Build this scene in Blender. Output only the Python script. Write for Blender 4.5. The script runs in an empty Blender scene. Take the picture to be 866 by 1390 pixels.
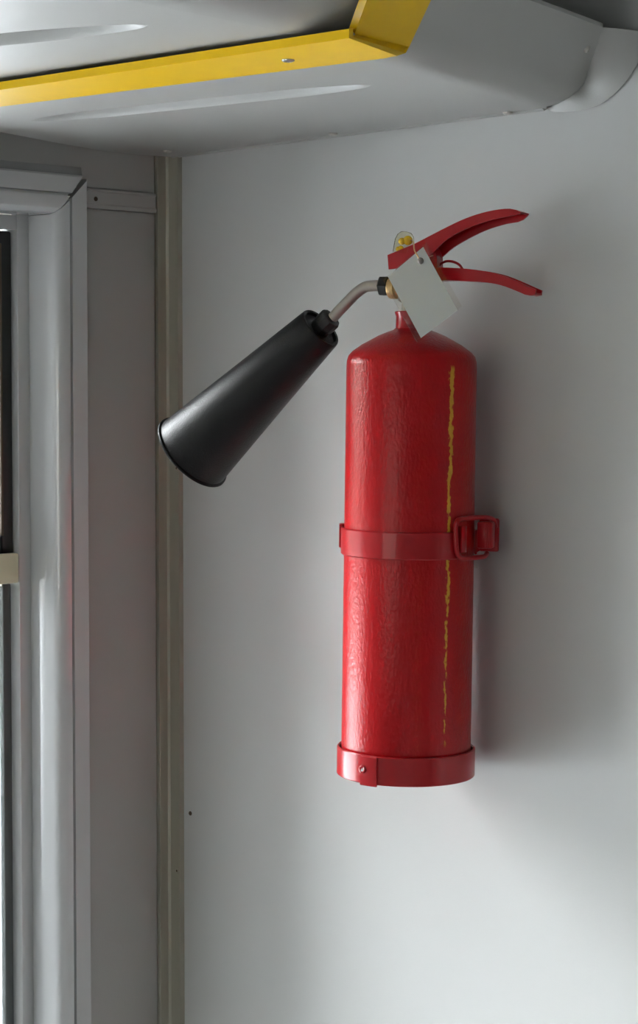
import bpy, bmesh, math, random
from mathutils import Vector, Matrix
from mathutils.geometry import tessellate_polygon
random.seed(4)
scene = bpy.context.scene
col = scene.collection

# ---------------------------------------------------------------- camera
# Room axes: back wall is the plane y = 0 (room at y < 0), left wall is x = 0
# (room at x > 0), z is up, floor at z = 0.  The camera looks into the corner.
EYE = 1.80
FPX = 2700.0                                   # focal length in 866x1390 pixels
CX, CY = 433.0, 650.0                          # optical axis in those pixels
PITCH = math.atan(125.0 / FPX)
HEAD = math.radians(46.0)
CAM = Vector((1.526, -1.266, EYE))
FH = Vector((-math.sin(HEAD), math.cos(HEAD), 0))      # horizontal heading
RT = Vector((math.cos(HEAD), math.sin(HEAD), 0))
FW = FH * math.cos(PITCH) - Vector((0, 0, 1)) * math.sin(PITCH)
UP = FH * math.sin(PITCH) + Vector((0, 0, 1)) * math.cos(PITCH)

cam_data = bpy.data.cameras.new('camera')
cam = bpy.data.objects.new('camera', cam_data)
col.objects.link(cam)
cam.matrix_world = Matrix((
    (RT.x, UP.x, -FW.x, CAM.x),
    (RT.y, UP.y, -FW.y, CAM.y),
    (RT.z, UP.z, -FW.z, CAM.z),
    (0, 0, 0, 1)))
cam_data.sensor_fit = 'VERTICAL'
cam_data.sensor_height = 24.0
cam_data.lens = FPX / 1390.0 * 24.0
cam_data.shift_y = (CY - 695.0) / 1390.0
cam_data.clip_start = 0.05
scene.camera = cam

# ---------------------------------------------------------------- world / light
SKY_STRENGTH = 62.0
world = bpy.data.worlds.new('overcast_sky')
scene.world = world
world.use_nodes = True
wn = world.node_tree.nodes
wl = world.node_tree.links
wn.clear()
w_out = wn.new('ShaderNodeOutputWorld')
w_bg = wn.new('ShaderNodeBackground')
w_tc = wn.new('ShaderNodeTexCoord')
w_sep = wn.new('ShaderNodeSeparateXYZ')
w_map = wn.new('ShaderNodeMapRange')
w_map.inputs['From Min'].default_value = -1
w_map.inputs['From Max'].default_value = 1
w_ramp = wn.new('ShaderNodeValToRGB')
els = w_ramp.color_ramp.elements
els[0].position = 0.0
els[0].color = (0.040, 0.040, 0.038, 1)
els[1].position = 1.0
els[1].color = (0.78, 0.86, 1.0, 1)
for p_, c_ in ((0.49, (0.052, 0.052, 0.048, 1)), (0.565, (0.070, 0.072, 0.061, 1)), (0.66, (0.95, 0.965, 0.98, 1))):
    e_ = els.new(p_)
    e_.color = c_
wl.new(w_tc.outputs['Generated'], w_sep.inputs[0])
wl.new(w_sep.outputs['Z'], w_map.inputs['Value'])
wl.new(w_map.outputs[0], w_ramp.inputs[0])
wl.new(w_ramp.outputs[0], w_bg.inputs['Color'])
w_bg.inputs['Strength'].default_value = SKY_STRENGTH
wl.new(w_bg.outputs[0], w_out.inputs[0])

scene.view_settings.view_transform = 'Standard'
scene.view_settings.look = 'None'
scene.view_settings.gamma = 1.0
scene.view_settings.use_curve_mapping = False
scene.view_settings.exposure = -0.32


def portal(name, loc, direction, w, h):
    d = bpy.data.lights.new(name, 'AREA')
    d.shape = 'RECTANGLE'
    d.size = w
    d.size_y = h
    d.cycles.is_portal = True
    o = bpy.data.objects.new(name, d)
    col.objects.link(o)
    o.location = loc
    o.rotation_euler = Vector(direction).to_track_quat('-Z', 'Z').to_euler()
    return o


# ---------------------------------------------------------------- pixel -> place
def ray(px, py):
    return FW + RT * ((px - CX) / FPX) + UP * ((CY - py) / FPX)


def hit(px, py, point, normal):
    d = ray(px, py)
    n = Vector(normal)
    t = (Vector(point) - CAM).dot(n) / d.dot(n)
    return CAM + d * t


def on_z(px, py, z):
    return hit(px, py, (0, 0, z), (0, 0, 1))


def on_left(px, py, x=0.0):
    return hit(px, py, (x, 0, 0), (1, 0, 0))


def on_back(px, py, y=0.0):
    return hit(px, py, (0, y, 0), (0, 1, 0))


# ---------------------------------------------------------------- materials
def material(name, color, rough=0.4, metal=0.0, spec=0.5, bump=0.0, bump_scale=400.0, mottle=0.0,
             mottle_scale=6.0, coat=0.0, stretch=(1, 1, 1), rough_var=0.0):
    m = bpy.data.materials.new(name)
    m.use_nodes = True
    nt = m.node_tree
    b = nt.nodes['Principled BSDF']
    b.inputs['Base Color'].default_value = (*color, 1)
    b.inputs['Roughness'].default_value = rough
    b.inputs['Metallic'].default_value = metal
    b.inputs['Specular IOR Level'].default_value = spec
    b.inputs['Coat Weight'].default_value = coat
    b.inputs['Coat Roughness'].default_value = 0.08
    tc = nt.nodes.new('ShaderNodeTexCoord')
    mp = nt.nodes.new('ShaderNodeMapping')
    mp.inputs['Scale'].default_value = stretch
    nt.links.new(tc.outputs['Object'], mp.inputs[0])
    if mottle or rough_var:
        n = nt.nodes.new('ShaderNodeTexNoise')
        n.inputs['Scale'].default_value = mottle_scale
        n.inputs['Detail'].default_value = 6
        nt.links.new(mp.outputs[0], n.inputs['Vector'])
        if mottle:
            r = nt.nodes.new('ShaderNodeMapRange')
            r.inputs['To Min'].default_value = 1 - mottle
            r.inputs['To Max'].default_value = 1 + mottle
            nt.links.new(n.outputs['Fac'], r.inputs['Value'])
            mx = nt.nodes.new('ShaderNodeVectorMath')
            mx.operation = 'SCALE'
            mx.inputs[0].default_value = color
            nt.links.new(r.outputs[0], mx.inputs['Scale'])
            nt.links.new(mx.outputs[0], b.inputs['Base Color'])
        if rough_var:
            r2 = nt.nodes.new('ShaderNodeMapRange')
            r2.inputs['To Min'].default_value = max(0.02, rough - rough_var)
            r2.inputs['To Max'].default_value = rough + rough_var
            nt.links.new(n.outputs['Fac'], r2.inputs['Value'])
            nt.links.new(r2.outputs[0], b.inputs['Roughness'])
    if bump:
        n2 = nt.nodes.new('ShaderNodeTexNoise')
        n2.inputs['Scale'].default_value = bump_scale
        n2.inputs['Detail'].default_value = 3
        nt.links.new(mp.outputs[0], n2.inputs['Vector'])
        bp = nt.nodes.new('ShaderNodeBump')
        bp.inputs['Strength'].default_value = bump
        bp.inputs['Distance'].default_value = 0.001
        nt.links.new(n2.outputs['Fac'], bp.inputs['Height'])
        nt.links.new(bp.outputs[0], b.inputs['Normal'])
        if coat:
            nt.links.new(bp.outputs[0], b.inputs['Coat Normal'])
    return m


def clear_material(name, tint, gloss=0.08, rough=0.03, ior=1.45):
    m = bpy.data.materials.new(name)
    m.use_nodes = True
    nt = m.node_tree
    nt.nodes.clear()
    out = nt.nodes.new('ShaderNodeOutputMaterial')
    mix = nt.nodes.new('ShaderNodeMixShader')
    tr = nt.nodes.new('ShaderNodeBsdfTransparent')
    gl = nt.nodes.new('ShaderNodeBsdfGlossy')
    fr = nt.nodes.new('ShaderNodeFresnel')
    fr.inputs['IOR'].default_value = ior
    ad = nt.nodes.new('ShaderNodeMath')
    ad.operation = 'ADD'
    ad.use_clamp = True
    ad.inputs[1].default_value = gloss
    tr.inputs['Color'].default_value = (*tint, 1)
    gl.inputs['Roughness'].default_value = rough
    nt.links.new(fr.outputs[0], ad.inputs[0])
    nt.links.new(ad.outputs[0], mix.inputs[0])
    nt.links.new(tr.outputs[0], mix.inputs[1])
    nt.links.new(gl.outputs[0], mix.inputs[2])
    nt.links.new(mix.outputs[0], out.inputs[0])
    return m


M = dict(
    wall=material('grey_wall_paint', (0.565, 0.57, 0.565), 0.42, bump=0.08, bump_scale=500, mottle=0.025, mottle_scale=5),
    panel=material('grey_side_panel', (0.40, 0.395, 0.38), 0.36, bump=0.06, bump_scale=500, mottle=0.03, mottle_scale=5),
    frame=material('grey_door_frame', (0.54, 0.55, 0.56), 0.18, spec=0.8, bump=0.02, bump_scale=200, mottle=0.03, coat=0.9),
    strip=material('corner_strip_metal', (0.40, 0.385, 0.32), 0.38, metal=0.2, mottle=0.16, mottle_scale=9, stretch=(4, 4, 0.5), bump=0.05, bump_scale=250),
    console=material('console_plastic', (0.41, 0.41, 0.395), 0.42, bump=0.16, bump_scale=900, mottle=0.03, mottle_scale=8),
    yellow=material('yellow_paint', (0.82, 0.50, 0.002), 0.36, spec=0.25, bump=0.05, bump_scale=300, mottle=0.05, mottle_scale=40),
    ceil=material('dark_ceiling', (0.20, 0.19, 0.18), 0.6, mottle=0.05),
    floor=material('floor_vinyl', (0.12, 0.118, 0.115), 0.5, bump=0.2, bump_scale=150, mottle=0.2, mottle_scale=60),
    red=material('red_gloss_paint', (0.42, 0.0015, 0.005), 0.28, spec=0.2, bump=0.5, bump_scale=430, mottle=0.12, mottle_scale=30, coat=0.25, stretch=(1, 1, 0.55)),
    redplain=material('red_enamel', (0.38, 0.003, 0.008), 0.28, spec=0.35, bump=0.06, bump_scale=200, mottle=0.06, mottle_scale=30, coat=0.25),
    horn=material('black_horn_plastic', (0.007, 0.007, 0.008), 0.38, spec=0.30, bump=0.30, bump_scale=700, mottle=0.3, mottle_scale=60),
    black=material('black_plastic', (0.010, 0.010, 0.010), 0.45, bump=0.05),
    rubber=material('black_rubber', (0.012, 0.012, 0.013), 0.6, bump=0.05),
    tube=material('dull_steel_tube', (0.42, 0.38, 0.34), 0.42, metal=0.75, bump=0.08, bump_scale=300, mottle=0.15, mottle_scale=80),
    steel=material('bright_screw_steel', (0.62, 0.60, 0.56), 0.30, metal=0.9),
    darksteel=material('rusty_screw', (0.10, 0.07, 0.045), 0.6, metal=0.3),
    brass=material('brass', (0.62, 0.42, 0.20), 0.4, metal=0.8, mottle=0.1, mottle_scale=60),
    paper=material('white_card', (0.86, 0.91, 0.95), 0.7, bump=0.03, mottle=0.02, mottle_scale=50),
    lead=material('lead_seal', (0.30, 0.27, 0.26), 0.5, metal=0.5),
    cream=material('cream_block', (0.72, 0.70, 0.50), 0.5, mottle=0.04),
    greystile=material('dark_grey_seal', (0.09, 0.10, 0.10), 0.5),
    interior=material('dark_grey_lining', (0.13, 0.13, 0.125), 0.6, mottle=0.05),
    pavement=material('pavement', (0.33, 0.33, 0.32), 0.9, mottle=0.2, mottle_scale=2),
)
M['yellowseal'] = material('yellow_seal_plastic', (0.85, 0.55, 0.01), 0.2, coat=0.5)
M['glass'] = clear_material('window_glass', (0.95, 0.96, 0.955), 0.02)
M['sleeve'] = clear_material('clear_sleeve', (0.985, 0.985, 0.98), 0.0, 0.15, 1.22)
M['sealclear'] = clear_material('clear_seal_plastic', (0.95, 0.93, 0.80), 0.05, 0.15, 1.06)




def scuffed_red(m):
    """adds a ragged vertical scuff, where yellow undercoat shows, and faint orange vertical streaks to the red paint"""
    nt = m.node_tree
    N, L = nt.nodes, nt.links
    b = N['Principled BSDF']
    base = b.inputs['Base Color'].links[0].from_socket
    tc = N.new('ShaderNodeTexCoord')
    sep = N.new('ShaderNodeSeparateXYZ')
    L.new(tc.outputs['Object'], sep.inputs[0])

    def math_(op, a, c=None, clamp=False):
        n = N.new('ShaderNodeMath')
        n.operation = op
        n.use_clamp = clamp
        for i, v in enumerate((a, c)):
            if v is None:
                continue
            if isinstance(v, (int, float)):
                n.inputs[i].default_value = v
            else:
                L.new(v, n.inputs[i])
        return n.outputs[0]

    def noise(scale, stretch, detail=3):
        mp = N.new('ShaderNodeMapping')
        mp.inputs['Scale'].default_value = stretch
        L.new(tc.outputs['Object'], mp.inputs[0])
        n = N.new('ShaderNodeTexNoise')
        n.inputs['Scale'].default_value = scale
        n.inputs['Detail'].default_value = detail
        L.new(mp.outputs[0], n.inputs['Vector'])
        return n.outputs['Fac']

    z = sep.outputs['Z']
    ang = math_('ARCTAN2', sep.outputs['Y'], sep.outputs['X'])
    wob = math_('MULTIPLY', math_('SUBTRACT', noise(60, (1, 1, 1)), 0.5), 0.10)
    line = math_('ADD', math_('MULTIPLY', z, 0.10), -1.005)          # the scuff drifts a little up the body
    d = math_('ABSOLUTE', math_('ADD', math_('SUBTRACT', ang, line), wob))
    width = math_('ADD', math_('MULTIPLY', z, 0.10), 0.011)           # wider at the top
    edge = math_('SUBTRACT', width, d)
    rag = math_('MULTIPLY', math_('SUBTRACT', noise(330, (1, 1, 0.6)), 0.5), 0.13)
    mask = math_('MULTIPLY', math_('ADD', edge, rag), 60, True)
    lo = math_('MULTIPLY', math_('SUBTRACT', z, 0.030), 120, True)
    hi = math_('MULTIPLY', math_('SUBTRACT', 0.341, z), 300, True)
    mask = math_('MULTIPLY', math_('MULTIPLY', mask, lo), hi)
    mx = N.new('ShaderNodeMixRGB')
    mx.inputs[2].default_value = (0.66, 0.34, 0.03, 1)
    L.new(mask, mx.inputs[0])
    # faint orange vertical streaks mixed into the red, broken up by fine speckle
    streak = math_('MULTIPLY', math_('SUBTRACT', noise(34, (1, 1, 0.05), 2), 0.52), 1.6, True)
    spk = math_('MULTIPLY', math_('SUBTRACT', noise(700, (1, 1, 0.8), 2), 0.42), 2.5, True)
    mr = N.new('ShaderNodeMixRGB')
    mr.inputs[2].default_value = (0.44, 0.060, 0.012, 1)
    L.new(math_('MULTIPLY', streak, spk), mr.inputs[0])
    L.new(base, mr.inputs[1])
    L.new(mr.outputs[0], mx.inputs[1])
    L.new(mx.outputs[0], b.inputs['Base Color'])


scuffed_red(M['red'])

# ---------------------------------------------------------------- mesh helpers
def tag(o, label=None, cat=None, group=None, kind=None):
    if label: o['label'] = label
    if cat: o['category'] = cat
    if group: o['group'] = group
    if kind: o['kind'] = kind
    return o


def empty(name, mat):
    o = bpy.data.objects.new(name, None)
    o.empty_display_size = 0.05
    col.objects.link(o)
    o.matrix_world = mat
    return o


def finish(name, bm, mat, parent=None, smooth=False, angle=35, recalc=True):
    if recalc:
        bmesh.ops.recalc_face_normals(bm, faces=bm.faces)
    me = bpy.data.meshes.new(name)
    bm.to_mesh(me)
    bm.free()
    me.materials.append(mat)
    if smooth:
        me.polygons.foreach_set('use_smooth', [True] * len(me.polygons))
        me.set_sharp_from_angle(angle=math.radians(angle))
    o = bpy.data.objects.new(name, me)
    col.objects.link(o)
    if parent:
        o.parent = parent
    return o


def add_faces(bm, verts, faces):
    vs = [bm.verts.new(v) for v in verts]
    for f in faces:
        try:
            bm.faces.new([vs[i] for i in f])
        except ValueError:
            pass
    return vs


def add_box(bm, lo, hi, bevel=0.0, seg=2):
    b2 = bmesh.new()
    lo, hi = Vector(lo), Vector(hi)
    vs = [(x, y, z) for z in (lo.z, hi.z) for y in (lo.y, hi.y) for x in (lo.x, hi.x)]
    add_faces(b2, vs, [(0, 2, 3, 1), (4, 5, 7, 6), (0, 1, 5, 4), (2, 6, 7, 3), (0, 4, 6, 2), (1, 3, 7, 5)])
    if bevel:
        bmesh.ops.bevel(b2, geom=b2.edges[:], offset=bevel, segments=seg, affect='EDGES', profile=0.5)
    merge(bm, b2)


def merge(bm, b2):
    b2.verts.index_update()
    vs = [bm.verts.new(v.co) for v in b2.verts]
    for f in b2.faces:
        bm.faces.new([vs[v.index] for v in f.verts])
    b2.free()


def box(name, lo, hi, mat, parent=None, bevel=0.0, seg=2):
    bm = bmesh.new()
    add_box(bm, lo, hi, bevel, seg)
    return finish(name, bm, mat, parent, smooth=bevel > 0)


def frame_from(axis, hint=(0, 0, 1)):
    a = Vector(axis).normalized()
    h = Vector(hint)
    if abs(a.dot(h)) > 0.95:
        h = Vector((1, 0, 0))
    u = a.cross(h).normalized()
    v = u.cross(a).normalized()
    return u, v, a


def add_lathe(bm, prof, origin, axis, n=64, close=False, hint=(0, 0, 1)):
    """prof: list of (radius, distance along axis)"""
    u, v, a = frame_from(axis, hint)
    o = Vector(origin)
    rings = []
    for r, d in prof:
        if r < 1e-6:
            rings.append([bm.verts.new(o + a * d)])
        else:
            rings.append([bm.verts.new(o + a * d + (u * math.cos(2 * math.pi * i / n) + v * math.sin(2 * math.pi * i / n)) * r) for i in range(n)])
    seq = list(zip(rings, rings[1:]))
    if close:
        seq.append((rings[-1], rings[0]))
    for p, q in seq:
        for i in range(n):
            j = (i + 1) % n
            if len(p) == 1 and len(q) == 1:
                continue
            if len(p) == 1:
                bm.faces.new((p[0], q[i], q[j]))
            elif len(q) == 1:
                bm.faces.new((p[i], p[j], q[0]))
            else:
                bm.faces.new((p[i], p[j], q[j], q[i]))


def lathe(name, prof, origin, axis, mat, parent=None, n=64, close=False, angle=35, hint=(0, 0, 1)):
    bm = bmesh.new()
    add_lathe(bm, prof, origin, axis, n, close, hint)
    return finish(name, bm, mat, parent, smooth=True, angle=angle)


def spline(pts, n=8):
    pts = [Vector(p) for p in pts]
    out = []
    for i in range(len(pts) - 1):
        p0 = pts[max(i - 1, 0)]
        p1, p2 = pts[i], pts[i + 1]
        p3 = pts[min(i + 2, len(pts) - 1)]
        for k in range(n):
            t = k / n
            out.append(0.5 * ((2 * p1) + (p2 - p0) * t + (2 * p0 - 5 * p1 + 4 * p2 - p3) * t * t + (3 * p1 - p0 - 3 * p2 + p3) * t ** 3))
    out.append(pts[-1])
    return out


def add_tube(bm, pts, r, n=12, closed=False):
    pts = [Vector(p) for p in pts]
    m = len(pts)
    rr = r if isinstance(r, (list, tuple)) else [r] * m
    tang = []
    for i in range(m):
        if closed:
            t = pts[(i + 1) % m] - pts[(i - 1) % m]
        else:
            t = pts[min(i + 1, m - 1)] - pts[max(i - 1, 0)]
        tang.append(t.normalized())
    u, v, _ = frame_from(tang[0])
    rings = []
    for i in range(m):
        u = (u - tang[i] * u.dot(tang[i])).normalized()
        v = tang[i].cross(u)
        rings.append([bm.verts.new(pts[i] + (u * math.cos(2 * math.pi * k / n) + v * math.sin(2 * math.pi * k / n)) * rr[i]) for k in range(n)])
    idx = list(zip(range(m - 1), range(1, m)))
    if closed:
        idx.append((m - 1, 0))
    for a, b in idx:
        for k in range(n):
            bm.faces.new((rings[a][k], rings[a][(k + 1) % n], rings[b][(k + 1) % n], rings[b][k]))
    if not closed:
        bm.faces.new(rings[0])
        bm.faces.new(rings[-1][::-1])


def tube(name, pts, r, mat, parent=None, n=12, closed=False):
    bm = bmesh.new()
    add_tube(bm, pts, r, n, closed)
    return finish(name, bm, mat, parent, smooth=True, angle=60)


def add_prism(bm, poly, off, holes=()):
    """a flat polygon (with holes) thickened by the vector off"""
    loops = [[Vector(p) for p in poly]] + [[Vector(p) for p in h] for h in holes]
    tris = tessellate_polygon(loops)
    flat = [p for l in loops for p in l]
    off = Vector(off)
    a = [bm.verts.new(p) for p in flat]
    b = [bm.verts.new(p + off) for p in flat]
    for t in tris:
        try:
            bm.faces.new([a[i] for i in t])
            bm.faces.new([b[i] for i in reversed(t)])
        except ValueError:
            pass
    s = 0
    for l in loops:
        k = len(l)
        for i in range(k):
            j = (i + 1) % k
            bm.faces.new((a[s + i], a[s + j], b[s + j], b[s + i]))
        s += k


def prism(name, poly, off, mat, parent=None, bevel=0.0, holes=(), smooth=False):
    bm = bmesh.new()
    add_prism(bm, poly, off, holes)
    bmesh.ops.recalc_face_normals(bm, faces=bm.faces)
    if bevel:
        bmesh.ops.dissolve_limit(bm, angle_limit=math.radians(1), verts=bm.verts[:], edges=bm.edges[:])
        es = [e for e in bm.edges if len(e.link_faces) == 2 and e.calc_face_angle() > math.radians(40)]
        bmesh.ops.bevel(bm, geom=es, offset=bevel, segments=2, affect='EDGES', profile=0.5)
    return finish(name, bm, mat, parent, smooth=smooth or bevel > 0)


def extrude_profile(name, prof2d, to3d_a, to3d_b, mat, parent=None, angle=35, closed=True):
    """prof2d swept from one place to another; to3d_* map a profile point to 3D"""
    bm = bmesh.new()
    a = [bm.verts.new(to3d_a(p)) for p in prof2d]
    b = [bm.verts.new(to3d_b(p)) for p in prof2d]
    n = len(prof2d)
    for i in range(n if closed else n - 1):
        j = (i + 1) % n
        bm.faces.new((a[i], a[j], b[j], b[i]))
    if closed:
        bm.faces.new(a)
        bm.faces.new(b[::-1])
    return finish(name, bm, mat, parent, smooth=True, angle=angle)


def screw(name, pos, normal, r, mat, parent, h=0.0015, slot=True):
    """domed screw head with a cross recess"""
    pos = Vector(pos)
    nrm = Vector(normal).normalized()
    bm = bmesh.new()
    add_lathe(bm, [(r, 0), (r * 0.97, h * 0.45), (r * 0.75, h * 0.85), (r * 0.42, h), (r * 0.36, h * 0.35), (0, h * 0.3)], pos, nrm, 16)
    return finish(name, bm, mat, parent, smooth=True)


def local(parent, pts):
    inv = parent.matrix_world.inverted()
    return [inv @ Vector(p) for p in pts]


# ================================================================ STRUCTURE
ROOM_W, ROOM_L, CEIL = 2.35, 4.2, 2.38
yw = lambda px, x=0.0: on_left(px, 700, x).y          # place on the left wall seen at column px
zl = lambda px, py, x=0.0: on_left(px, py, x).z

tag(box('floor', (-0.06, -ROOM_L, -0.05), (ROOM_W + 0.06, 0.05, 0), M['floor']), 'dark speckled vinyl floor of the vehicle interior', 'floor', kind='structure')
tag(box('ceiling', (-0.06, -ROOM_L, CEIL), (ROOM_W + 0.06, 0.05, CEIL + 0.04), M['ceil']), 'dark grey ceiling above the overhead console', 'ceiling', kind='structure')
wall_back = tag(box('wall_back', (-0.06, 0, 0), (ROOM_W + 0.06, 0.05, CEIL), M['wall']), 'smooth light grey wall that carries the red extinguisher', 'wall', kind='structure')
tag(box('ground', (-14, -14, -0.55), (14, 14, -0.45), M['pavement']), 'grey pavement outside the doorway', 'ground', kind='structure')


def wall_with_holes(name, axis, at, thick, lo, hi, holes, mat, label):
    """vertical wall; holes are (a0, a1, z0, z1) along the wall"""
    def p(a, z):
        return Vector((at, a, z)) if axis == 'x' else Vector((a, at, z))
    outer = [p(lo, 0), p(hi, 0), p(hi, CEIL), p(lo, CEIL)]
    hs = [[p(a0, z0), p(a0, z1), p(a1, z1), p(a1, z0)] for a0, a1, z0, z1 in holes]
    off = (thick, 0, 0) if axis == 'x' else (0, thick, 0)
    return tag(prism(name, outer, off, mat, holes=hs), label, 'wall', kind='structure')


# doorway in the left wall ------------------------------------------------
y_open = yw(70)                                  # inner edge of the door casing
z_open = zl(30, 287)                             # underside of the header
DOOR_W = 0.80
y_far = y_open - DOOR_W
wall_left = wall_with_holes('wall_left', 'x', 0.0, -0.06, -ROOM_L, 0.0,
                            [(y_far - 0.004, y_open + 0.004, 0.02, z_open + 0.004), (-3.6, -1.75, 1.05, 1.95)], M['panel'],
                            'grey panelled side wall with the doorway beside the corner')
wall_right = wall_with_holes('wall_right', 'x', ROOM_W, 0.06, -ROOM_L, 0.0,
                             [(-3.7, -2.3, 1.0, 2.0)], M['interior'], 'grey side wall with a window across from the doorway')
wall_front = wall_with_holes('wall_front', 'y', -ROOM_L, -0.06, -0.06, ROOM_W + 0.06,
                             [(0.25, 2.1, 1.1, 2.0)], M['interior'], 'grey end wall with a wide window facing the extinguisher')
portal('door_daylight', (-0.07, y_open - DOOR_W / 2, z_open / 2), (1, 0, 0), DOOR_W, z_open)
portal('side_daylight', (-0.07, -2.675, 1.5), (1, 0, 0), 1.85, 0.9)
portal('opposite_daylight', (ROOM_W + 0.07, -3.0, 1.5), (-1, 0, 0), 1.4, 1.0)
portal('end_daylight', (1.175, -ROOM_L - 0.07, 1.55), (0, 1, 0), 1.85, 0.9)


def window(name, axis, at, a0, a1, z0, z1, label, depth):
    def p(a, z, d):
        return Vector((at + d, a, z)) if axis == 'x' else Vector((a, at + d, z))
    root = tag(empty(name, Matrix.Translation(p((a0 + a1) / 2, z0, 0))), label, 'window', kind='structure')
    w = 0.04
    bm = bmesh.new()
    for q in ((a0, a0 + w, z0, z1), (a1 - w, a1, z0, z1), (a0 + w, a1 - w, z0, z0 + w), (a0 + w, a1 - w, z1 - w, z1)):
        c = [p(q[0], q[2], 0), p(q[1], q[3], depth)]
        lo = Vector([min(c[0][i], c[1][i]) for i in range(3)])
        hi = Vector([max(c[0][i], c[1][i]) for i in range(3)])
        add_box(bm, lo, hi, 0.004)
    o = finish('window_frame', bm, M['rubber'], None, True)
    o.data.transform(root.matrix_world.inverted())
    o.parent = root
    c = [p(a0 + w, z0 + w, depth * 0.4), p(a1 - w, z1 - w, depth * 0.55)]
    lo = Vector([min(c[0][i], c[1][i]) for i in range(3)])
    hi = Vector([max(c[0][i], c[1][i]) for i in range(3)])
    g = box('pane', lo, hi, M['glass'])
    g.data.transform(root.matrix_world.inverted())
    g.parent = root


window('window_1', 'x', 0.0, -3.6, -1.75, 1.05, 1.95, 'wide black framed window in the panelled side wall', -0.06)
window('window_2', 'x', ROOM_W, -3.7, -2.3, 1.0, 2.0, 'black framed window in the wall across from the doorway', 0.06)
window('window_3', 'y', -ROOM_L, 0.25, 2.1, 1.1, 2.0, 'wide black framed window in the end wall', -0.06)

# left wall sheets --------------------------------------------------------
y_p0, y_p1 = yw(102), yw(208.5)
# cover panel below the trim strip, and the sheet above it
z_s_top = on_left(208, 264).z
z_s_bot = on_left(208, 290.5).z
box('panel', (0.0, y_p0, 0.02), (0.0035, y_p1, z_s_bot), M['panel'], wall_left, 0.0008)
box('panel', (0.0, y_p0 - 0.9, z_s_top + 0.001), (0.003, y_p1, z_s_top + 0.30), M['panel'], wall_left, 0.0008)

trim_2 = tag(empty('trim_2', Matrix.Translation((0.0, (y_p0 + y_p1) / 2, z_s_bot))),
             'narrow grey cover strip running from door casing to corner strip', 'trim', kind='structure')


def put(o, parent):
    """a mesh made in room coordinates becomes a part of parent"""
    o.data.transform(parent.matrix_world.inverted())
    o.parent = parent
    return o


ys0, ys1 = yw(100), yw(208.5)
prof = [(0, z_s_bot), (0.006, z_s_bot + 0.0006), (0.0066, z_s_bot + 0.004), (0.0052, z_s_bot + 0.0052),
        (0.0052, z_s_top - 0.003), (0.0064, z_s_top - 0.002), (0.0060, z_s_top), (0, z_s_top)]
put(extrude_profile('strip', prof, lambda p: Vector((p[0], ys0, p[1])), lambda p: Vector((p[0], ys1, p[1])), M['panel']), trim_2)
put(screw('screw', on_left(130, 270, 0.0052), (1, 0, 0), 0.0022, M['darksteel'], None, 0.001), trim_2)

# corner strip: an L-shaped metal angle with a lip along each edge -----------
y_l = yw(211)
x_r = on_back(248.5, 700).x
t_ = 0.0045
z0s, z1s = 0.02, EYE + 0.26
prof = [(0.0, y_l), (t_ + 0.0012, y_l), (t_ + 0.0012, y_l + 0.0022), (t_, y_l + 0.003), (t_, -t_ - 0.002), (t_ + 0.002, -t_),
        (x_r - 0.003, -t_), (x_r - 0.0022, -t_ - 0.0012), (x_r, -t_ - 0.0012), (x_r, 0.0), (0, 0)]
trim_1 = tag(empty('trim_1', Matrix.Translation((0, 0, z0s))), 'tall dull metal angle strip covering the inside corner', 'trim', kind='structure')
put(extrude_profile('angle_strip', prof, lambda p: Vector((p[0], p[1], z0s)), lambda p: Vector((p[0], p[1], z1s)), M['strip'], angle=20), trim_1)
for px, py in ((240.5, 635.5), (241, 1182)):
    s = put(screw('screw', on_back(px, py, -t_), (0, -1, 0), 0.0030, M['strip'], None, 0.0012), trim_1)
    bm = bmesh.new()
    c = on_back(px - 0.6, py, -t_ - 0.0006)
    add_lathe(bm, [(0.0, 0.0), (0.0011, 0.0), (0.0011, 0.0006), (0, 0.0006)], c, (0, -1, 0), 10)
    d = finish('screw_recess', bm, M['darksteel'], None)
    d.data.transform(trim_1.matrix_world.inverted())
    d.parent = s
# small dark screw in the wall beside the strip
s = put(screw('screw', on_back(258.5, 1104, 0.0), (0, -1, 0), 0.0022, M['darksteel'], None, 0.0012), wall_back)

# ---------------------------------------------------------------- door
door = tag(empty('door_1', Matrix.Translation((0, y_open - DOOR_W / 2, 0.0))), 'grey cased doorway with a black framed glazed door', 'door', kind='structure')
# casing profile: (offset outward from the opening, height above the wall)
cas = [(0.0, -0.034), (0.0, 0.000), (0.0012, 0.0055), (0.0045, 0.0105), (0.009, 0.0130), (0.0130, 0.0138),
       (0.0137, 0.0095), (0.0152, 0.0095), (0.0160, 0.0138), (0.0330, 0.0138), (0.0350, 0.0110), (0.0358, 0.0)]
cas_h = [(0.0, -0.034), (0.0, 0.000), (0.0012, 0.0070), (0.0045, 0.0125), (0.009, 0.0150), (0.0160, 0.0158),
         (0.0166, 0.0110), (0.0184, 0.0110), (0.0192, 0.0158), (0.0345, 0.0158), (0.0365, 0.0145), (0.0375, 0.0120), (0.0450, 0.0040), (0.0458, 0.0)]


def jamb(side):
    y0 = y_open if side > 0 else y_far
    o = extrude_profile('jamb', cas + [(0.0358, -0.02), (0.002, -0.034)],
                        lambda p: Vector((p[1], y0 + side * p[0], 0.0)),
                        lambda p: Vector((p[1], y0 + side * p[0], z_open + p[0] * 0.98 - 0.0006)), M['frame'], angle=28)
    return put(o, door)


jamb(1)
jamb(-1)
o = extrude_profile('header', cas_h + [(0.0458, -0.02), (0.002, -0.034)],
                    lambda p: Vector((p[1], y_open + p[0] * 0.76, z_open + p[0])),
                    lambda p: Vector((p[1], y_far - p[0] * 0.76, z_open + p[0])), M['frame'], angle=28)
put(o, door)
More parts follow.
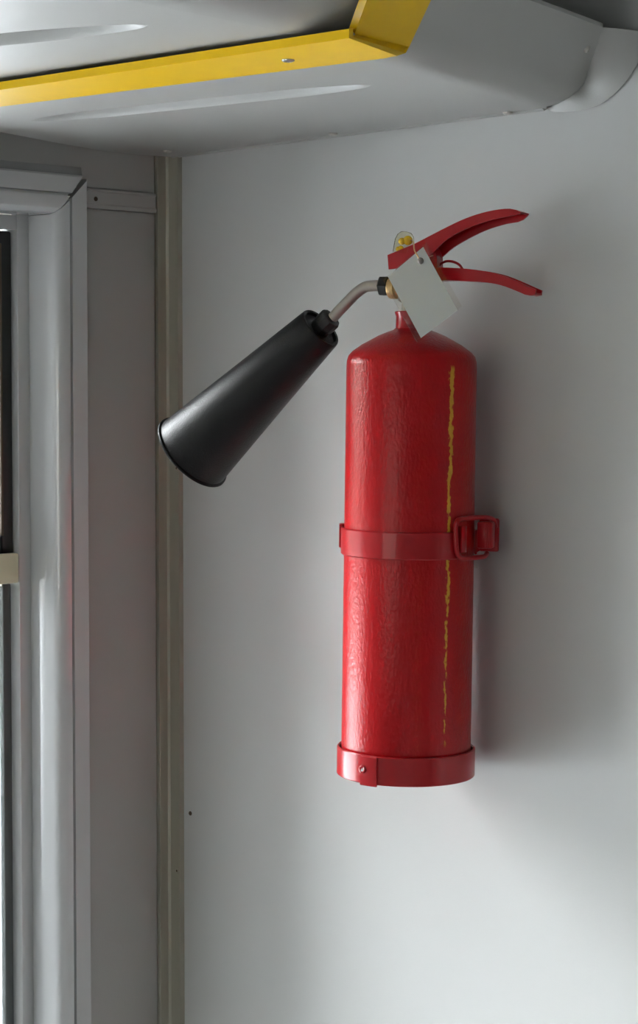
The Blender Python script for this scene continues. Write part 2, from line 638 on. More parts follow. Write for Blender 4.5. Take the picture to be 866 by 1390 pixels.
# inner frame step, then the leaf
st = 0.0130
put(box('inner_jamb', (-0.060, y_open - st, 0.0), (-0.034, y_open + 0.001, z_open + 0.001), M['frame'], None, 0.001), door)
put(box('inner_jamb', (-0.060, y_far, 0.0), (-0.034, y_far + st, z_open + 0.001), M['frame'], None, 0.001), door)
put(box('inner_header', (-0.060, y_far + st, z_open - 0.014), (-0.034, y_open - st, z_open), M['frame'], None, 0.001), door)
yl1, yl0 = y_open - st - 0.001, y_far + st + 0.001
XL0, XL1 = -0.058, -0.042
z_top = z_open - 0.015
z_m1 = on_left(6, 727, XL1).z
z_m0 = on_left(6, 792, XL1).z
leaf = bmesh.new()
sw = 0.013
add_box(leaf, (XL0, yl1 - sw, z_m0), (XL1, yl1, z_top), 0.002)
add_box(leaf, (XL0, yl0, z_m0), (XL1, yl0 + sw, z_top), 0.002)
add_box(leaf, (XL0, yl0 + sw, z_top - 0.012), (XL1, yl1 - sw, z_top), 0.002)
add_box(leaf, (XL0, yl0 + sw, z_m0), (XL1, yl1 - sw, z_m1), 0.003)
put(finish('leaf_frame', leaf, M['black'], None, True), door)
low = bmesh.new()
add_box(low, (XL0, yl1 - 0.010, 0.03), (XL1 - 0.004, yl1, z_m0 - 0.001), 0.002)
add_box(low, (XL0, yl0, 0.03), (XL1 - 0.004, yl0 + 0.010, z_m0 - 0.001), 0.002)
add_box(low, (XL0, yl0 + 0.010, 0.03), (XL1 - 0.004, yl1 - 0.010, 0.10), 0.002)
put(finish('lower_seal', low, M['greystile'], None, True), door)
put(box('bead', (XL1 - 0.003, yl1 - sw - 0.0015, z_m1), (XL1 + 0.0012, yl1 - sw + 0.001, z_top - 0.012), M['darksteel'], None, 0.0006), door)
put(box('pane', (-0.052, yl0 + sw, z_m1), (-0.048, yl1 - sw, z_top - 0.012), M['glass']), door)
put(box('pane', (-0.052, yl0 + 0.010, 0.10), (-0.048, yl1 - 0.010, z_m0 - 0.001), M['glass']), door)
zc1 = on_left(6, 751, XL1).z
put(box('cream_stop', (XL1 + 0.0002, yl1 - 0.10, z_m0 + 0.0005), (XL1 + 0.010, yl1 - 0.001, zc1), M['cream'], None, 0.0015), door)

# ================================================================ OVERHEAD CONSOLE
ZC = EYE + 0.2255
console = tag(empty('overhead_console', Matrix.Translation((0.30, -0.15, ZC))),
              'grey moulded overhead console with yellow trim above the extinguisher', 'console')

# fold line between the flat underside and the sloping end
F0 = on_z(548, 79, ZC)
F1 = on_z(785, 148, ZC)
fd = (F1 - F0)
fd.z = 0
fd.normalize()
qd = Vector((fd.y, -fd.x, 0))                     # horizontal, away from the flat part
if qd.dot(RT) < 0:
    qd = -qd
F1 = F0 + fd * ((-0.001 - F0.y) / fd.y)            # where the fold meets the wall
sl_dir = (qd + Vector((0, 0, 1))).normalized()    # up the 45 degree slope
sl_n = (qd - Vector((0, 0, 1))).normalized()      # faces down / outwards


def on_slope(px, py, off=0.0):
    return hit(px, py, F0 + sl_n * off, sl_n)


def groove(p0, p1, w, depth, up, ends=0.05, n_side=14, taper=0.25):
    """pressed stadium-shaped groove: list of loops from rim to floor"""
    p0, p1 = Vector(p0), Vector(p1)
    d = (p1 - p0)
    L = d.length
    d.normalize()
    s = Vector(up).cross(d).normalized()
    loops = []
    for k, (f, h) in enumerate(((1.0, 0.0), (0.95, 0.06), (0.86, 0.3), (0.76, 0.68), (0.66, 0.92), (0.52, 1.0))):
        loop = []
        pts = []
        for i in range(n_side + 1):
            t = i / n_side
            # half width swells from a point at the tips
            u = min(t, 1 - t) * L / ends
            ww = w * (math.sqrt(max(0.0, 1 - (1 - min(u, 1)) ** 2)) * (1 - taper) + taper * min(u, 1))
            pts.append((t, ww))
        m = (1 - f) * ends * 0.9
        for t, ww in pts:
            x = m + t * (L - 2 * m)
            loop.append(p0 + d * x + s * ww * f + Vector(up) * depth * h)
        for t, ww in reversed(pts[1:-1]):
            x = m + t * (L - 2 * m)
            loop.append(p0 + d * x - s * ww * f + Vector(up) * depth * h)
        loops.append(loop)
    return loops


def groove_mesh(loops, mat, parent):
    bm = bmesh.new()
    rs = [[bm.verts.new(p) for p in l] for l in loops]
    n = len(rs[0])
    for a, b in zip(rs, rs[1:]):
        for i in range(n):
            j = (i + 1) % n
            bm.faces.new((a[i], a[j], b[j], b[i]))
    top = rs[-1]
    half = n // 2
    # floor as a strip across
    for i in range(0, half):
        a, b = top[i], top[i + 1]
        c, d = top[(n - i - 1) % n], top[(n - i) % n]
        vs = []
        for v in (a, b, c, d):
            if v not in vs:
                vs.append(v)
        if len(vs) >= 3:
            bm.faces.new(vs)
    for f in bm.faces:
        f.normal_update()
        if f.normal.z > 0:
            f.normal_flip()
    return put(finish('pressed_groove', bm, mat, None, True, 80, recalc=False), parent)


# underside
ga0, ga1 = on_z(42, 164.5, ZC), on_z(505, 115.5, ZC)
loops = groove(ga0, ga1, 0.0185, 0.011, (0, 0, 1), ends=0.075, n_side=40)
lip_in = [on_z(-60, 131, ZC), on_z(478, 50.5, ZC)]
edge_left = [on_z(-60, 166, ZC), on_z(0, 179, ZC), on_z(80, 194.5, ZC), on_z(140, 205.5, ZC), on_z(170, 209, ZC), on_z(200, 211, ZC)]
edge_left = [Vector((max(p.x, 0.004), min(p.y, -0.004), p.z)) for p in edge_left]
c0 = on_z(232, 216, ZC)
FIL = 0.022                                       # tangent length of the soft fold
F0b = F0 - qd * FIL
F1b = F0b + fd * ((-0.001 - F0b.y) / fd.y)
wall_pts = [Vector((max(0.012, c0.x), -0.001, ZC)), F1b]
poly = edge_left + wall_pts + [F0b] + [lip_in[1], lip_in[0]]
put(prism('underside_panel', poly, (0, 0, 0.004), M['console'], holes=[loops[0]]), console)
groove_mesh(loops, M['console'], console)

# upturned rim hiding the panel's thickness, along the left edge and the wall
bm = bmesh.new()
rim = edge_left + wall_pts[:1]
add_tube(bm, [p + Vector((0, 0, 0.003)) for p in rim], 0.003, 8)
put(finish('edge_bead', bm, M['console'], None, True, 60), console)
bm = bmesh.new()
add_tube(bm, [Vector((wall_pts[0].x, -0.004, ZC + 0.002)), Vector((F1b.x, -0.004, ZC + 0.002))], 0.0035, 8)
put(finish('edge_bead', bm, M['console'], None, True, 60), console)

# sloping end panel, softly folded out of the underside
bm = bmesh.new()
T1 = on_slope(818.5, 37)
T0 = on_slope(640, -29)
inner = [on_slope(*p) for p in ((768, 147), (786, 140), (799, 125), (809, 103), (815, 76), (818.5, 37))]
inner = [p if p.y < -0.004 else on_back(*q, -0.004) for p, q in zip(inner, ((768, 147), (786, 140), (799, 125), (809, 103), (815, 76), (818.5, 37)))]
S0 = F0 - fd * 0.05
sl_a, sl_b = S0 + sl_dir * FIL, F1 + sl_dir * FIL - fd * 0.012
prev = None
arc = []
for k in range(9):
    t = k / 8
    # quadratic blend from the flat underside round into the slope
    off = -qd * FIL * (1 - t) ** 2 + sl_dir * FIL * t ** 2
    e_ = F1 - fd * 0.006 + off
    if e_.y > -0.001:
        e_ = e_ - fd * ((e_.y + 0.001) / fd.y)
    if k == 0:
        e_ = F1b
    arc.append(e_.copy())
    cur = (bm.verts.new(S0 + off), bm.verts.new(e_))
    if prev:
        bm.faces.new((prev[0], cur[0], cur[1], prev[1]))
    prev = cur
end_e = e_.copy()
vs = [bm.verts.new(p) for p in [T1, T0, T0 - fd * 0.09]]
bm.faces.new([prev[0], prev[1]] + vs)
bmesh.ops.recalc_face_normals(bm, faces=bm.faces)
for f in bm.faces:
    if f.normal.z > 0:
        f.normal_flip()
put(finish('end_panel', bm, M['console'], None, True, 30, recalc=False), console)
# flange that turns from the end panel onto the wall
outer = [on_back(*p) - Vector((0, 0.0015, 0)) for p in ((752, 152.0), (785, 151), (818, 141), (845, 118), (866, 88), (884, 44))]
ic = spline([arc[0], arc[5], end_e, end_e.lerp(T1, 0.33), end_e.lerp(T1, 0.66), T1], 6)
oc = spline(outer, 6)
nst = min(len(ic), len(oc))
bm = bmesh.new()
W = 8
grid = []
for i in range(nst):
    a, b = ic[i], oc[i]
    r_ = []
    for k in range(W + 1):
        t = k / W
        p = a.lerp(b, t)
        bulge = math.sin(math.pi * t) * 0.04 * (b - a).length
        p = p + Vector((0.3, -1, 0)) * bulge
        r_.append(bm.verts.new(p))
    grid.append(r_)
for i in range(nst - 1):
    for k in range(W):
        bm.faces.new((grid[i][k], grid[i + 1][k], grid[i + 1][k + 1], grid[i][k + 1]))
o = finish('wall_flange', bm, M['console'], None, True, 70)
put(o, console)
# top lip of the sloping end
bm = bmesh.new()
ti, to = inner[-1], outer[-1]
add_prism(bm, [T0, T1, T1 + Vector((0, 0, 0.003)) - qd * 0.02, T0 + Vector((0, 0, 0.003)) - qd * 0.02], Vector((0, 0, 0.003)))
put(finish('top_lip', bm, M['console'], None), console)

# yellow trim: flat strip, then up the slope, with a raised inner lip
TRZ = 0.0025
ol = [on_z(-60, 152.5, ZC - TRZ), on_z(480, 84.5, ZC - TRZ), on_z(520, 79.5, ZC - TRZ)]
corner_o = on_z(549, 74.0, ZC - TRZ)
il = [on_z(-60, 131, ZC - TRZ), on_z(479, 51, ZC - TRZ)]
so = on_slope(588, -6, TRZ)
si = on_slope(500, -6, TRZ)
so2 = on_slope(620, -80, TRZ)
si2 = on_slope(532, -80, TRZ)
bm = bmesh.new()
# rounded fold between the flat strip and the rising strip
flat_o, flat_i = ol, il
fold_o = [corner_o]
rows = [(ol[0], il[0]), (ol[1].lerp(ol[0], 0.5), il[1].lerp(il[0], 0.5)), (ol[1], il[1].lerp(il[0], 0.12)), (ol[2], il[1].lerp(il[0], 0.03))]
c_o, c_i = on_slope(551, 73, TRZ), on_slope(480, 50, TRZ)
rows += [(corner_o.lerp(ol[2], 0.35), il[1].lerp(il[0], 0.008)), (corner_o.lerp(c_o, 0.5) + (c_o - so).normalized() * -0.001, il[1].lerp(c_i, 0.5)),
         (c_o.lerp(so, 0.12), c_i.lerp(si, 0.06)), (so, si), (so2, si2)]
th = 0.0022
vo, vi, vo2, vi2, vl = [], [], [], [], []
for k, (a, b) in enumerate(rows):
    on_sl = k >= 6
    n = sl_n if on_sl else Vector((0, 0, -1))
    lipv = (-n) * 0.0060
    vo.append(bm.verts.new(a))
    vi.append(bm.verts.new(b))
    vo2.append(bm.verts.new(a - n * th))
    vi2.append(bm.verts.new(b + lipv))
    inn = (a - b).normalized()
    vl.append(bm.verts.new(b + inn * 0.003 + lipv))
for i in range(len(rows) - 1):
    for p, q in ((vo, vi), (vo2, vo), (vi, vi2), (vi2, vl)):
        bm.faces.new((p[i], q[i], q[i + 1], p[i + 1]))
trim = put(finish('yellow_trim', bm, M['yellow'], None, True, 30), console)
trim['label'] = 'yellow painted edge trim'

# hatch panel beyond the trim, its right end curling up into the dark gap
ZB = ZC + 0.0068
hb0 = on_z(-40, 118, ZB)
gb0, gb1 = on_z(-180, 72, ZB), on_z(202, 34, ZB)
loopsb = groove(gb0, gb1, 0.0195, 0.012, (0, 0, 1), ends=0.09, n_side=30)
e_r = on_z(400, 46, ZB)                         # where the curl starts
dir_h = (il[1] - il[0])
dir_h.z = 0
dir_h.normalize()
perp = Vector((dir_h.y, -dir_h.x, 0))
if perp.y > 0:
    perp = -perp                                 # towards the room
backoff = -perp * 0.05
bl = il[0].copy(); bl.z = ZB
bl = bl - dir_h * 0.10
Lb = (e_r - bl).dot(dir_h)
depth_b = 0.42
r0 = bl + backoff
r1 = bl + dir_h * Lb + backoff
r2 = r1 + perp * (depth_b + 0.05)
r3 = r0 + perp * (depth_b + 0.05)
put(prism('hatch_panel', [r0, r1, r2, r3], (0, 0, 0.004), M['console'], holes=[loopsb[0]]), console)
groove_mesh(loopsb, M['console'], console)
bm = bmesh.new()
prev = None
Rc = 0.075
for k in range(13):
    a = math.radians(80) * k / 12
    off = dir_h * (Rc * math.sin(a)) + Vector((0, 0, Rc * (1 - math.cos(a))))
    cur = (bm.verts.new(r1 + off), bm.verts.new(r2 + off))
    if prev:
        bm.faces.new((prev[0], cur[0], cur[1], prev[1]))
    prev = cur
put(finish('hatch_curl', bm, M['console'], None, True, 60), console)
# inner housing over the console so that nothing is open to the ceiling
bm = bmesh.new()
add_box(bm, (0.004, -0.98, ZC + 0.10), (0.60, -0.004, ZC + 0.115))
put(finish('housing_top', bm, M['ceil'], None), console)

# fasteners
for px, py in ((227, 204.5), (452, 181), (689, 152.5)):
    put(screw('rivet', on_z(px, py, ZC - 0.0002), (0, 0, -1), 0.0042, M['steel'], None, 0.002), console)
put(screw('rivet', on_slope(796, 66.5, 0.0002), sl_n, 0.0030, M['steel'], None, 0.0022), console)
put(screw('rivet', on_z(391, 81.5, ZC - TRZ - 0.0002), (0, 0, -1), 0.0045, M['steel'], None, 0.0015), console)

# ================================================================ EXTINGUISHER
DIST = 1.65                                      # axis distance along the heading
axis_pt = hit(550.5, 1050, CAM + FH * DIST, FH)
LEAN = math.radians(0.72)
Rm = Matrix((
    (RT.x, FH.x, 0, 0), (RT.y, FH.y, 0, 0), (0, 0, 1, 0), (0, 0, 0, 1))) @ Matrix.Rotation(LEAN, 4, 'Y')
EXT = Matrix.Translation(axis_pt) @ Rm
EXTI = EXT.inverted()
SC = FPX / DIST


def ex(px, py, d=0.0, turn=0.0):
    """pixel -> extinguisher space, on a vertical plane through the axis turned by
    `turn` (right side towards the camera) and set d behind the axis"""
    n = FH * math.cos(turn) + RT * math.sin(turn)
    return EXTI @ hit(px, py, axis_pt + FH * d, n)


Z = lambda py: (1050 - py) / SC
TURN = math.radians(28)

ext = tag(empty('fire_extinguisher', EXT), 'red fire extinguisher with black discharge horn strapped to the grey wall', 'fire extinguisher')
R = 0.0540
prof = [(0, 0.005), (0.042, 0.005), (0.049, 0.007), (0.0530, 0.012), (R, 0.018), (R, 0.10), (R, 0.2), (R, Z(494)), (R - 0.0003, Z(487)), (R - 0.0016, Z(480)),
        (R - 0.0048, Z(474.0)), (0.0415, Z(464.8)), (0.0345, Z(458.5)), (0.0275, Z(452.2)), (0.0200, Z(447.2)), (0.0155, Z(444.6)), (0.0142, Z(442.5))]
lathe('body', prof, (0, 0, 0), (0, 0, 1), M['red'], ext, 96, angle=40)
lathe('neck', [(0.0141, Z(446)), (0.0136, Z(441)), (0.0134, Z(426)), (0.0144, Z(423)), (0.0146, Z(420.5)), (0.0140, Z(419.5)), (0.009, Z(419.5))], (0, 0, 0), (0, 0, 1), M['redplain'], ext, 40)
valve = lathe('valve', [(0.0, Z(424)), (0.0090, Z(424)), (0.0090, Z(408)), (0.0120, Z(405)), (0.0125, Z(370)), (0.0105, Z(362)), (0, Z(362))], (0, 0, 0), (0, 0, 1), M['tube'], ext, 32)
# side outlet, brass collar and black hex nut, along the turned plane
e_dir = (ex(600, 388, 0, TURN) - ex(500, 388, 0, TURN))
e_dir.z = 0
e_dir.normalize()
pa = ex(531, 391, 0, TURN)
lathe('outlet', [(0, -0.001), (0.0085, -0.001), (0.0090, 0.0), (0.0090, 0.005), (0.0078, 0.006), (0.0078, 0.018), (0, 0.018)], pa, e_dir, M['brass'], ext, 24)
pn = ex(516.5, 388.5, 0, TURN)
lathe('outlet_nut', [(0, 0), (0.0076, 0), (0.0088, 0.0012), (0.0088, 0.0078), (0.0078, 0.0092), (0, 0.0092)], pn, e_dir, M['black'], ext, 6, angle=20)

# discharge tube and horn
tp = [ex(*p, 0, TURN) for p in ((521, 388), (508, 387.8), (496, 389.5), (484, 397.5), (473, 408.5), (462, 420), (451, 432))]
tube('discharge_tube', spline(tp, 6), 0.0047, M['tube'], ext, 16)
h0 = ex(436.0, 444.5, 0, TURN)
h1 = ex(260.5, 614.5, 0.012, TURN)
hd = (h1 - h0)
HL = hd.length
hd.normalize()
r0_, r1_ = 0.0200, 0.0368
hp = [(0.0, 0.0030), (r0_ - 0.0035, 0.0030), (r0_ - 0.0028, 0.0004), (r0_ - 0.0008, 0.0), (r0_, 0.0012)]
for k in range(1, 13):
    t = k / 12
    hp.append((r0_ + (r1_ - r0_) * (t ** 1.04), HL * 0.985 * t))
hp += [(r1_ + 0.0004, HL - 0.0022), (r1_ + 0.0018, HL - 0.0018), (r1_ + 0.0021, HL - 0.0006), (r1_ + 0.0016, HL), (r1_ - 0.0010, HL), (r1_ - 0.0022, HL - 0.004),
       (r0_ + 0.001, HL * 0.12), (0, HL * 0.11)]
horn = lathe('horn', hp, h0, hd, M['horn'], ext, 72, angle=30)
horn['label'] = 'matte black tapered discharge horn'
# swivel nut between tube and horn
nut = bmesh.new()
add_lathe(nut, [(0.0062, -0.0135), (0.0092, -0.0128), (0.0098, -0.0115), (0.0098, -0.0035), (0.0088, -0.0020), (0.0088, 0.0035), (0, 0.0035)], h0, hd, 10)
add_lathe(nut, [(0.0, -0.0136), (0.0062, -0.0135)], h0, hd, 10)
finish('horn_nut', nut, M['black'], ext, True, 25)


def zz(zx, zy):                                  # coordinates read in a 3.331x enlargement at (490, 260)
    return 490 + zx / 3.331, 260 + zy / 3.331


def channel(name, top, near, far, half, mat, d=0.0, web='top'):
    """folded sheet lever: near and far cheeks joined by a web along the top (or bottom) edge"""
    n = 26

    def resample(pts):
        s = spline([Vector((*zz(*p), 0)) for p in pts], 12)
        L = [0]
        for a, b in zip(s, s[1:]):
            L.append(L[-1] + (b - a).length)
        out = []
        for i in range(n):
            t = L[-1] * i / (n - 1)
            k = max(j for j in range(len(L)) if L[j] <= t + 1e-9)
            k = min(k, len(s) - 2)
            f = (t - L[k]) / max(1e-9, L[k + 1] - L[k])
            out.append(s[k].lerp(s[k + 1], f))
        return out
    T, N, Fb = resample(top), resample(near), resample(far)
    bm = bmesh.new()
    e = Vector((e_dir.y, -e_dir.x, 0))           # sideways, out of the lever plane
    if e.y < 0:
        e = -e
    th_ = 0.0018

    def P(p, k):
        return ex(p.x, p.y, d, TURN) + e * k
    for lo_, s0, s1 in ((N, -half, -half + th_), (Fb, half - th_, half)):
        g = [[bm.verts.new(P(T[i], s0)), bm.verts.new(P(lo_[i], s0)), bm.verts.new(P(lo_[i], s1)), bm.verts.new(P(T[i], s1))] for i in range(n)]
        for a, b in zip(g, g[1:]):
            for k in range(4):
                bm.faces.new((a[k], a[(k + 1) % 4], b[(k + 1) % 4], b[k]))
        bm.faces.new(g[0])
        bm.faces.new(g[-1][::-1])
    edge = T if web == 'top' else N
    oth = N if web == 'top' else T
    g = []
    for i in range(n):
        din = (oth[i] - edge[i])
        din = din.normalized() * 2.6 if din.length > 1e-6 else Vector((0, 2.6, 0))
        q = edge[i] + din
        g.append([bm.verts.new(P(edge[i], -half + 0.0003)), bm.verts.new(P(edge[i], half - 0.0003)), bm.verts.new(P(q, half - 0.0003)), bm.verts.new(P(q, -half + 0.0003))])
    for a, b in zip(g, g[1:]):
        for k in range(4):
            bm.faces.new((a[k], a[(k + 1) % 4], b[(k + 1) % 4], b[k]))
    bm.faces.new(g[0])
    bm.faces.new(g[-1][::-1])
    return finish(name, bm, mat, ext, True, 30)


channel('upper_lever',
        [(140, 290), (200, 265), (260, 240), (330, 204), (400, 168), (480, 130), (560, 102), (640, 85), (700, 82), (742, 96)],
        [(145, 355), (205, 345), (270, 320), (330, 292), (400, 225), (480, 178), (560, 147), (640, 124), (700, 114), (738, 104)],
        [(145, 355), (205, 350), (270, 335), (335, 306), (400, 252), (480, 205), (560, 168), (640, 144), (705, 132), (738, 106)],
        0.0085, M['redplain'])
channel('lower_lever',
        [(225, 352), (300, 348), (400, 346), (500, 352), (580, 363), (650, 380), (720, 408), (770, 430), (806, 446)],
        [(225, 410), (300, 410), (400, 404), (500, 408), (580, 413), (650, 426), (720, 452), (770, 472), (803, 468)],
        [(225, 408), (300, 406), (400, 398), (500, 402), (580, 408), (650, 421), (720, 447), (770, 466), (802, 464)],
        0.0075, M['redplain'], web='bottom')
# link plate that joins both levers behind the tag
lp = [ex(*zz(*p), 0.0, TURN) for p in ((150, 300), (300, 232), (345, 262), (356, 300), (358, 345), (390, 372), (388, 400), (230, 408), (180, 370))]
lp_n = Vector((e_dir.y, -e_dir.x, 0))
bm = bmesh.new()
add_prism(bm, [p + lp_n * 0.006 for p in lp], lp_n * -0.012)
finish('lever_mount', bm, M['redplain'], ext)
# curved spring wire between the levers
tube('spring_wire', spline([ex(*zz(*p), 0.0, TURN) for p in ((345, 345), (362, 326), (388, 315), (418, 318), (445, 332), (462, 356))], 6), 0.0011, M['redplain'], ext, 8)

# clear safety seal with a yellow core on top of the lever
se = ex(549, 328.5, -0.004, TURN)
seal = bmesh.new()
add_lathe(seal, [(0.0, 0.0088), (0.0045, 0.0080), (0.0070, 0.0052), (0.0082, 0.001), (0.0082, -0.004), (0.0080, -0.0095), (0.0, -0.0095)], se, (0.18, 0, 1), 24)
sealo = finish('safety_seal', seal, M['sealclear'], ext, True, 50)
bm = bmesh.new()
for dx, dz, rr in ((0.0028, 0.0012, 0.0040), (-0.0022, 0.0004, 0.0030), (-0.0050, -0.0060, 0.0022), (-0.003, -0.0055, 0.0025)):
    b2 = bmesh.new()
    bmesh.ops.create_uvsphere(b2, u_segments=16, v_segments=10, radius=rr)
    bmesh.ops.translate(b2, verts=b2.verts, vec=se + Vector((dx, -0.001, dz)))
    merge(bm, b2)
finish('yellow_core', bm, M['yellowseal'], sealo, True, 80)

# ---------------------------------------------------------------- hanging tag
TAG = Matrix.Translation(EXT @ ex(575, 395, -0.04)) @ Rm
tagroot = tag(empty('inspection_tag', TAG), 'blank white card in a clear sleeve hanging from the extinguisher handle', 'tag')
TI = TAG.inverted()


def tg(px, py, d):
    return TI @ hit(px, py, axis_pt + FH * d, FH)


def td(py, px=574):                               # the card leans out over the dome at its foot and turns a little to the door
    return -0.032 - 0.022 * (py - 331) / 133.0 - 0.0004 * (px - 574)


card = [tg(px, py, td(py, px)) for px, py in ((574.7, 335.3), (526.8, 375.8), (571.5, 458.8), (621.2, 421.4))]
cn = (card[1] - card[0]).cross(card[3] - card[0]).normalized()
if cn.y > 0:
    cn = -cn
add = 0.0004
prism('card', card, cn * add, M['paper'], tagroot)
slv = [tg(px, py, td(py, px)) for px, py in ((579, 329.5), (520.5, 380.5), (566.3, 464.8), (627, 415.8))]
prism('sleeve', [p + cn * (add + 0.0003) for p in slv], cn * 0.00025, M['sleeve'], tagroot)
prism('sleeve', [p - cn * 0.0005 for p in slv], cn * 0.00025, M['sleeve'], tagroot)
sb = tg(573.3, 355.5, td(355.5)) + cn * 0.003
bm = bmesh.new()
b2 = bmesh.new()
bmesh.ops.create_uvsphere(b2, u_segments=20, v_segments=12, radius=0.0026)
bmesh.ops.scale(b2, vec=(1, 0.8, 1.05), verts=b2.verts)
bmesh.ops.translate(b2, verts=b2.verts, vec=sb)
merge(bm, b2)
finish('lead_seal', bm, M['lead'], tagroot, True, 80)
wire = [sb, tg(569.5, 349, td(349)) + cn * 0.003, tg(565, 341, td(341)) + cn * 0.0028, tg(561.5, 331, -0.022), tg(559, 326, -0.010), tg(556, 330, 0.004)]
tube('wire', spline(wire, 6), 0.00055, M['brass'], tagroot, 6)
wire = [sb, tg(575, 352, td(352)) - cn * 0.001, tg(582, 349, td(349) + 0.006), tg(590, 346.5, -0.014), tg(597, 350, -0.012)]
tube('wire', spline(wire, 6), 0.00045, M['brass'], tagroot, 6)

# ---------------------------------------------------------------- wall bracket
brk = tag(empty('wall_bracket', EXT), 'red metal bracket with clamp strap and lower ring holding the extinguisher', 'bracket')
wall_dir = EXTI.to_3x3() @ Vector((0, 1, 0))      # towards the wall, in extinguisher space
wall_dir.z = 0
wall_dir.normalize()
side_dir = Vector((-wall_dir.y, wall_dir.x, 0))   # along the wall


def band(name, r, z0, z1, th, mat, parent, a0=0, a1=360, bev=0.0008):
    prof = [(r, z0 + bev), (r + bev, z0), (r + th - bev, z0), (r + th, z0 + bev), (r + th, z1 - bev), (r + th - bev, z1), (r + bev, z1), (r, z1 - bev)]
    n = 96
    full = abs(a1 - a0) >= 359.9
    bm = bmesh.new()
    rings = []
    cnt = n if full else n + 1
    for i in range(cnt):
        a = math.radians(a0 + (a1 - a0) * i / n)
        rings.append([bm.verts.new((q * math.cos(a), q * math.sin(a), z)) for q, z in prof])
    m = len(prof)
    for i in range(n):
        A_, B_ = rings[i], rings[(i + 1) % cnt]
        for k in range(m):
            bm.faces.new((A_[k], A_[(k + 1) % m], B_[(k + 1) % m], B_[k]))
    if not full:
        bm.faces.new(rings[0])
        bm.faces.new(rings[-1][::-1])
    return finish(name, bm, mat, parent, True, 40)


zs0, zs1 = Z(749.5), Z(713.0)
# angles: -90 faces the camera, 0 is image right
strap = band('clamp_strap', R + 0.0004, zs0, zs1, 0.0022, M['redplain'], brk, -190, -48)
band('saddle_band', R + 0.0004, zs0 + 0.001, zs1 - 0.001, 0.0022, M['redplain'], brk, -2, 168)
ring = band('lower_ring', R + 0.0014, 0.0, Z(1011.5), 0.0022, M['redplain'], brk, 0, 360)
# overlapping tab riveted on the lower ring
tab = band('ring_tab', R + 0.0037, -0.0012, Z(1012.5), 0.0020, M['redplain'], brk, -131, -116)
# faces the camera and a little to its left
ra = math.radians(-128.5)
rp = Vector((math.cos(ra), math.sin(ra), 0))
bm = bmesh.new()
add_lathe(bm, [(0.0036, 0), (0.0034, 0.0008), (0.0024, 0.0012), (0.0015, 0.0009), (0.0012, 0.0002), (0, 0.0001)], rp * (R + 0.0056) + Vector((0, 0, Z(1030))), rp, 16)
finish('rivet', bm, M['redplain'], tab, True, 40)
bm = bmesh.new()
add_lathe(bm, [(0.0014, 0), (0.0013, 0.0006), (0, 0.0008)], rp * (R + 0.0062) + Vector((0.0004, 0, Z(1031))), rp, 8)
finish('rivet_core', bm, M['steel'], tab, True, 40)
# support floor under the cylinder
lathe('ring_floor', [(0, 0.0), (R + 0.0014, 0.0), (R + 0.0014, 0.0025), (0, 0.0025)], (0, 0, 0), (0, 0, 1), M['redplain'], brk, 64)


def at_angle(deg, r, z):
    a = math.radians(deg)
    return Vector((r * math.cos(a), r * math.sin(a), z))


# back plate standing off the wall, with two spacers
dist_w = -(EXT @ Vector((0, 0, 0.2))).y           # axis to wall
bm = bmesh.new()


def add_obox(bm, c, hx, hy, hz, ax, ay, bevel=0.001):
    """box with half sizes along ax, ay and z"""
    b2 = bmesh.new()
    add_box(b2, (-hx, -hy, -hz), (hx, hy, hz), bevel)
    for v in b2.verts:
        v.co = Vector(c) + ax * v.co.x + ay * v.co.y + Vector((0, 0, 1)) * v.co.z
    merge(bm, b2)


# two arms on the corner side of the axis reach from the bands to feet on the wall
if side_dir.x > 0:
    side_dir = -side_dir
for zc, hz_ in (((zs0 + zs1) / 2, 0.0100), (Z(1031), 0.0100)):
    for so_ in (0.022, 0.038):
        r_in = math.sqrt((R + 0.0028) ** 2 - so_ ** 2)
        bm = bmesh.new()
        add_obox(bm, wall_dir * ((r_in + dist_w - 0.0030) / 2) + side_dir * so_ + Vector((0, 0, zc)), 0.0012, (dist_w - 0.0030 - r_in) / 2, hz_, side_dir, wall_dir, 0.0005)
        finish('wall_arm', bm, M['redplain'], brk, True)
    bm = bmesh.new()
    add_obox(bm, wall_dir * (dist_w - 0.0024) + side_dir * 0.030 + Vector((0, 0, zc)), 0.0200, 0.0012, hz_, side_dir, wall_dir, 0.0004)
    finish('wall_foot', bm, M['redplain'], brk, True)

# hinge lug on the left: flat plate with a pin
lg = ex(462.0, 727, 0.004)
bm = bmesh.new()
add_obox(bm, Vector((lg.x + 0.0001, 0.010, (Z(709.5) + Z(741.5)) / 2)), 0.0011, 0.0065, (Z(709.5) - Z(741.5)) / 2, Vector((1, 0, 0)), Vector((0, 1, 0)), 0.0006)
add_obox(bm, Vector((lg.x + 0.0022, 0.010, Z(711))), 0.0028, 0.0060, 0.0012, Vector((1, 0, 0)), Vector((0, 1, 0)), 0.0004)
finish('hinge_lug', bm, M['redplain'], brk, True)
tube('hinge_pin', [(lg.x + 0.0042, 0.006, Z(704)), (lg.x + 0.0042, 0.006, Z(752))], 0.0012, M['redplain'], brk, 10)

# over-centre buckle on the right: rectangular wire loop, grip block and curled strap end
def bk(px, py, d):
    return ex(px, py, d)


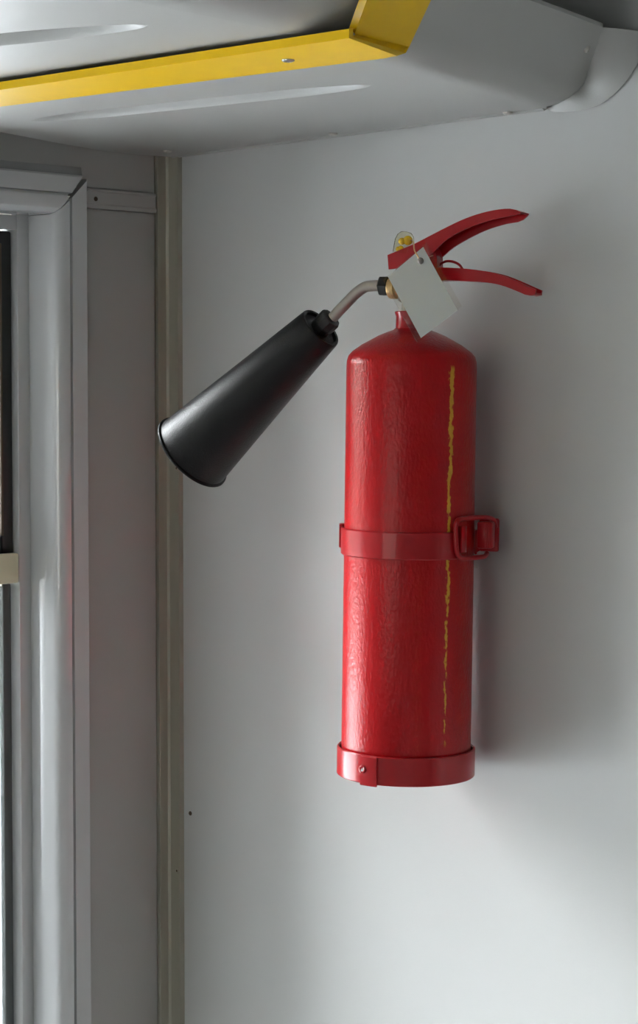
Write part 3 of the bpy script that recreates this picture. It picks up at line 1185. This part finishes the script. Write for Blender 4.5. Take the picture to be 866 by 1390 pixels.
loop_pts = [(661, 751, -0.010), (657, 755.5, -0.016), (640, 757.5, -0.031), (627, 757.5, -0.042), (621.5, 753, -0.046), (619.6, 744, -0.047), (618.8, 730, -0.047), (619.0, 714, -0.047), (621.5, 706.5, -0.045), (630, 704, -0.038),
            (645, 702.5, -0.026), (660, 702.5, -0.014), (668, 704.5, -0.006), (671.5, 709, -0.002), (672.5, 716, 0.0)]
tube('buckle_loop', spline([bk(*p) for p in loop_pts], 5), 0.0021, M['redplain'], brk, 12)
# curled end of the strap inside the loop
cu = []
bm = bmesh.new()
curl = [bk(617, 732, -0.0435), bk(622, 732, -0.0440), bk(627, 732, -0.0475), bk(631.5, 732, -0.0470), bk(633.5, 732, -0.0430), bk(631, 732, -0.0395)]
cs = spline(curl, 5)
hz = 0.0105
rows = []
for p in cs:
    rows.append((bm.verts.new(p + Vector((0, 0, hz))), bm.verts.new(p - Vector((0, 0, hz)))))
for a, b in zip(rows, rows[1:]):
    bm.faces.new((a[0], b[0], b[1], a[1]))
o = finish('strap_curl', bm, M['redplain'], brk, True, 60)
md = o.modifiers.new('thickness', 'SOLIDIFY')
md.thickness = 0.0018
# grip block (lever of the clamp), ribbed face
gb = bk(659.5, 726, -0.016)
bm = bmesh.new()
gx = Vector((math.cos(math.radians(-18)), math.sin(math.radians(-18)), 0))
gy = Vector((-gx.y, gx.x, 0))
add_obox(bm, gb, 0.0064, 0.0060, 0.0110, gx, gy, 0.0016)
for k in (-1, 0, 1):
    add_obox(bm, gb + gx * (0.0024 + 0.0018 * k) - gy * 0.0060, 0.0005, 0.0006, 0.0100, gx, gy, 0.0003)
finish('buckle_grip', bm, M['redplain'], brk, True, 40)
# rear plate of the buckle
bm = bmesh.new()
rpz = bk(664, 726, 0.004)
add_obox(bm, rpz, 0.0085, 0.0020, 0.0140, gx, gy, 0.0018)
finish('buckle_plate', bm, M['redplain'], brk, True, 40)
# link from the saddle to the buckle plate
bm = bmesh.new()
lk = at_angle(8, R + 0.003, (zs0 + zs1) / 2)
add_obox(bm, (lk + rpz) / 2, (rpz - lk).length / 2 + 0.002, 0.0016, 0.0095, (rpz - lk).normalized() * 1.0, Vector((0, 1, 0)), 0.0008)
finish('buckle_link', bm, M['redplain'], brk, True, 40)
tb = bk(645.5, 765, 0.01)
lathe('bolt_end', [(0, -0.0035), (0.0016, -0.0035), (0.0014, -0.002), (0.0006, -0.001), (0.0005, 0.004), (0, 0.004)], tb, (0, 0, 1), M['steel'], brk, 10)
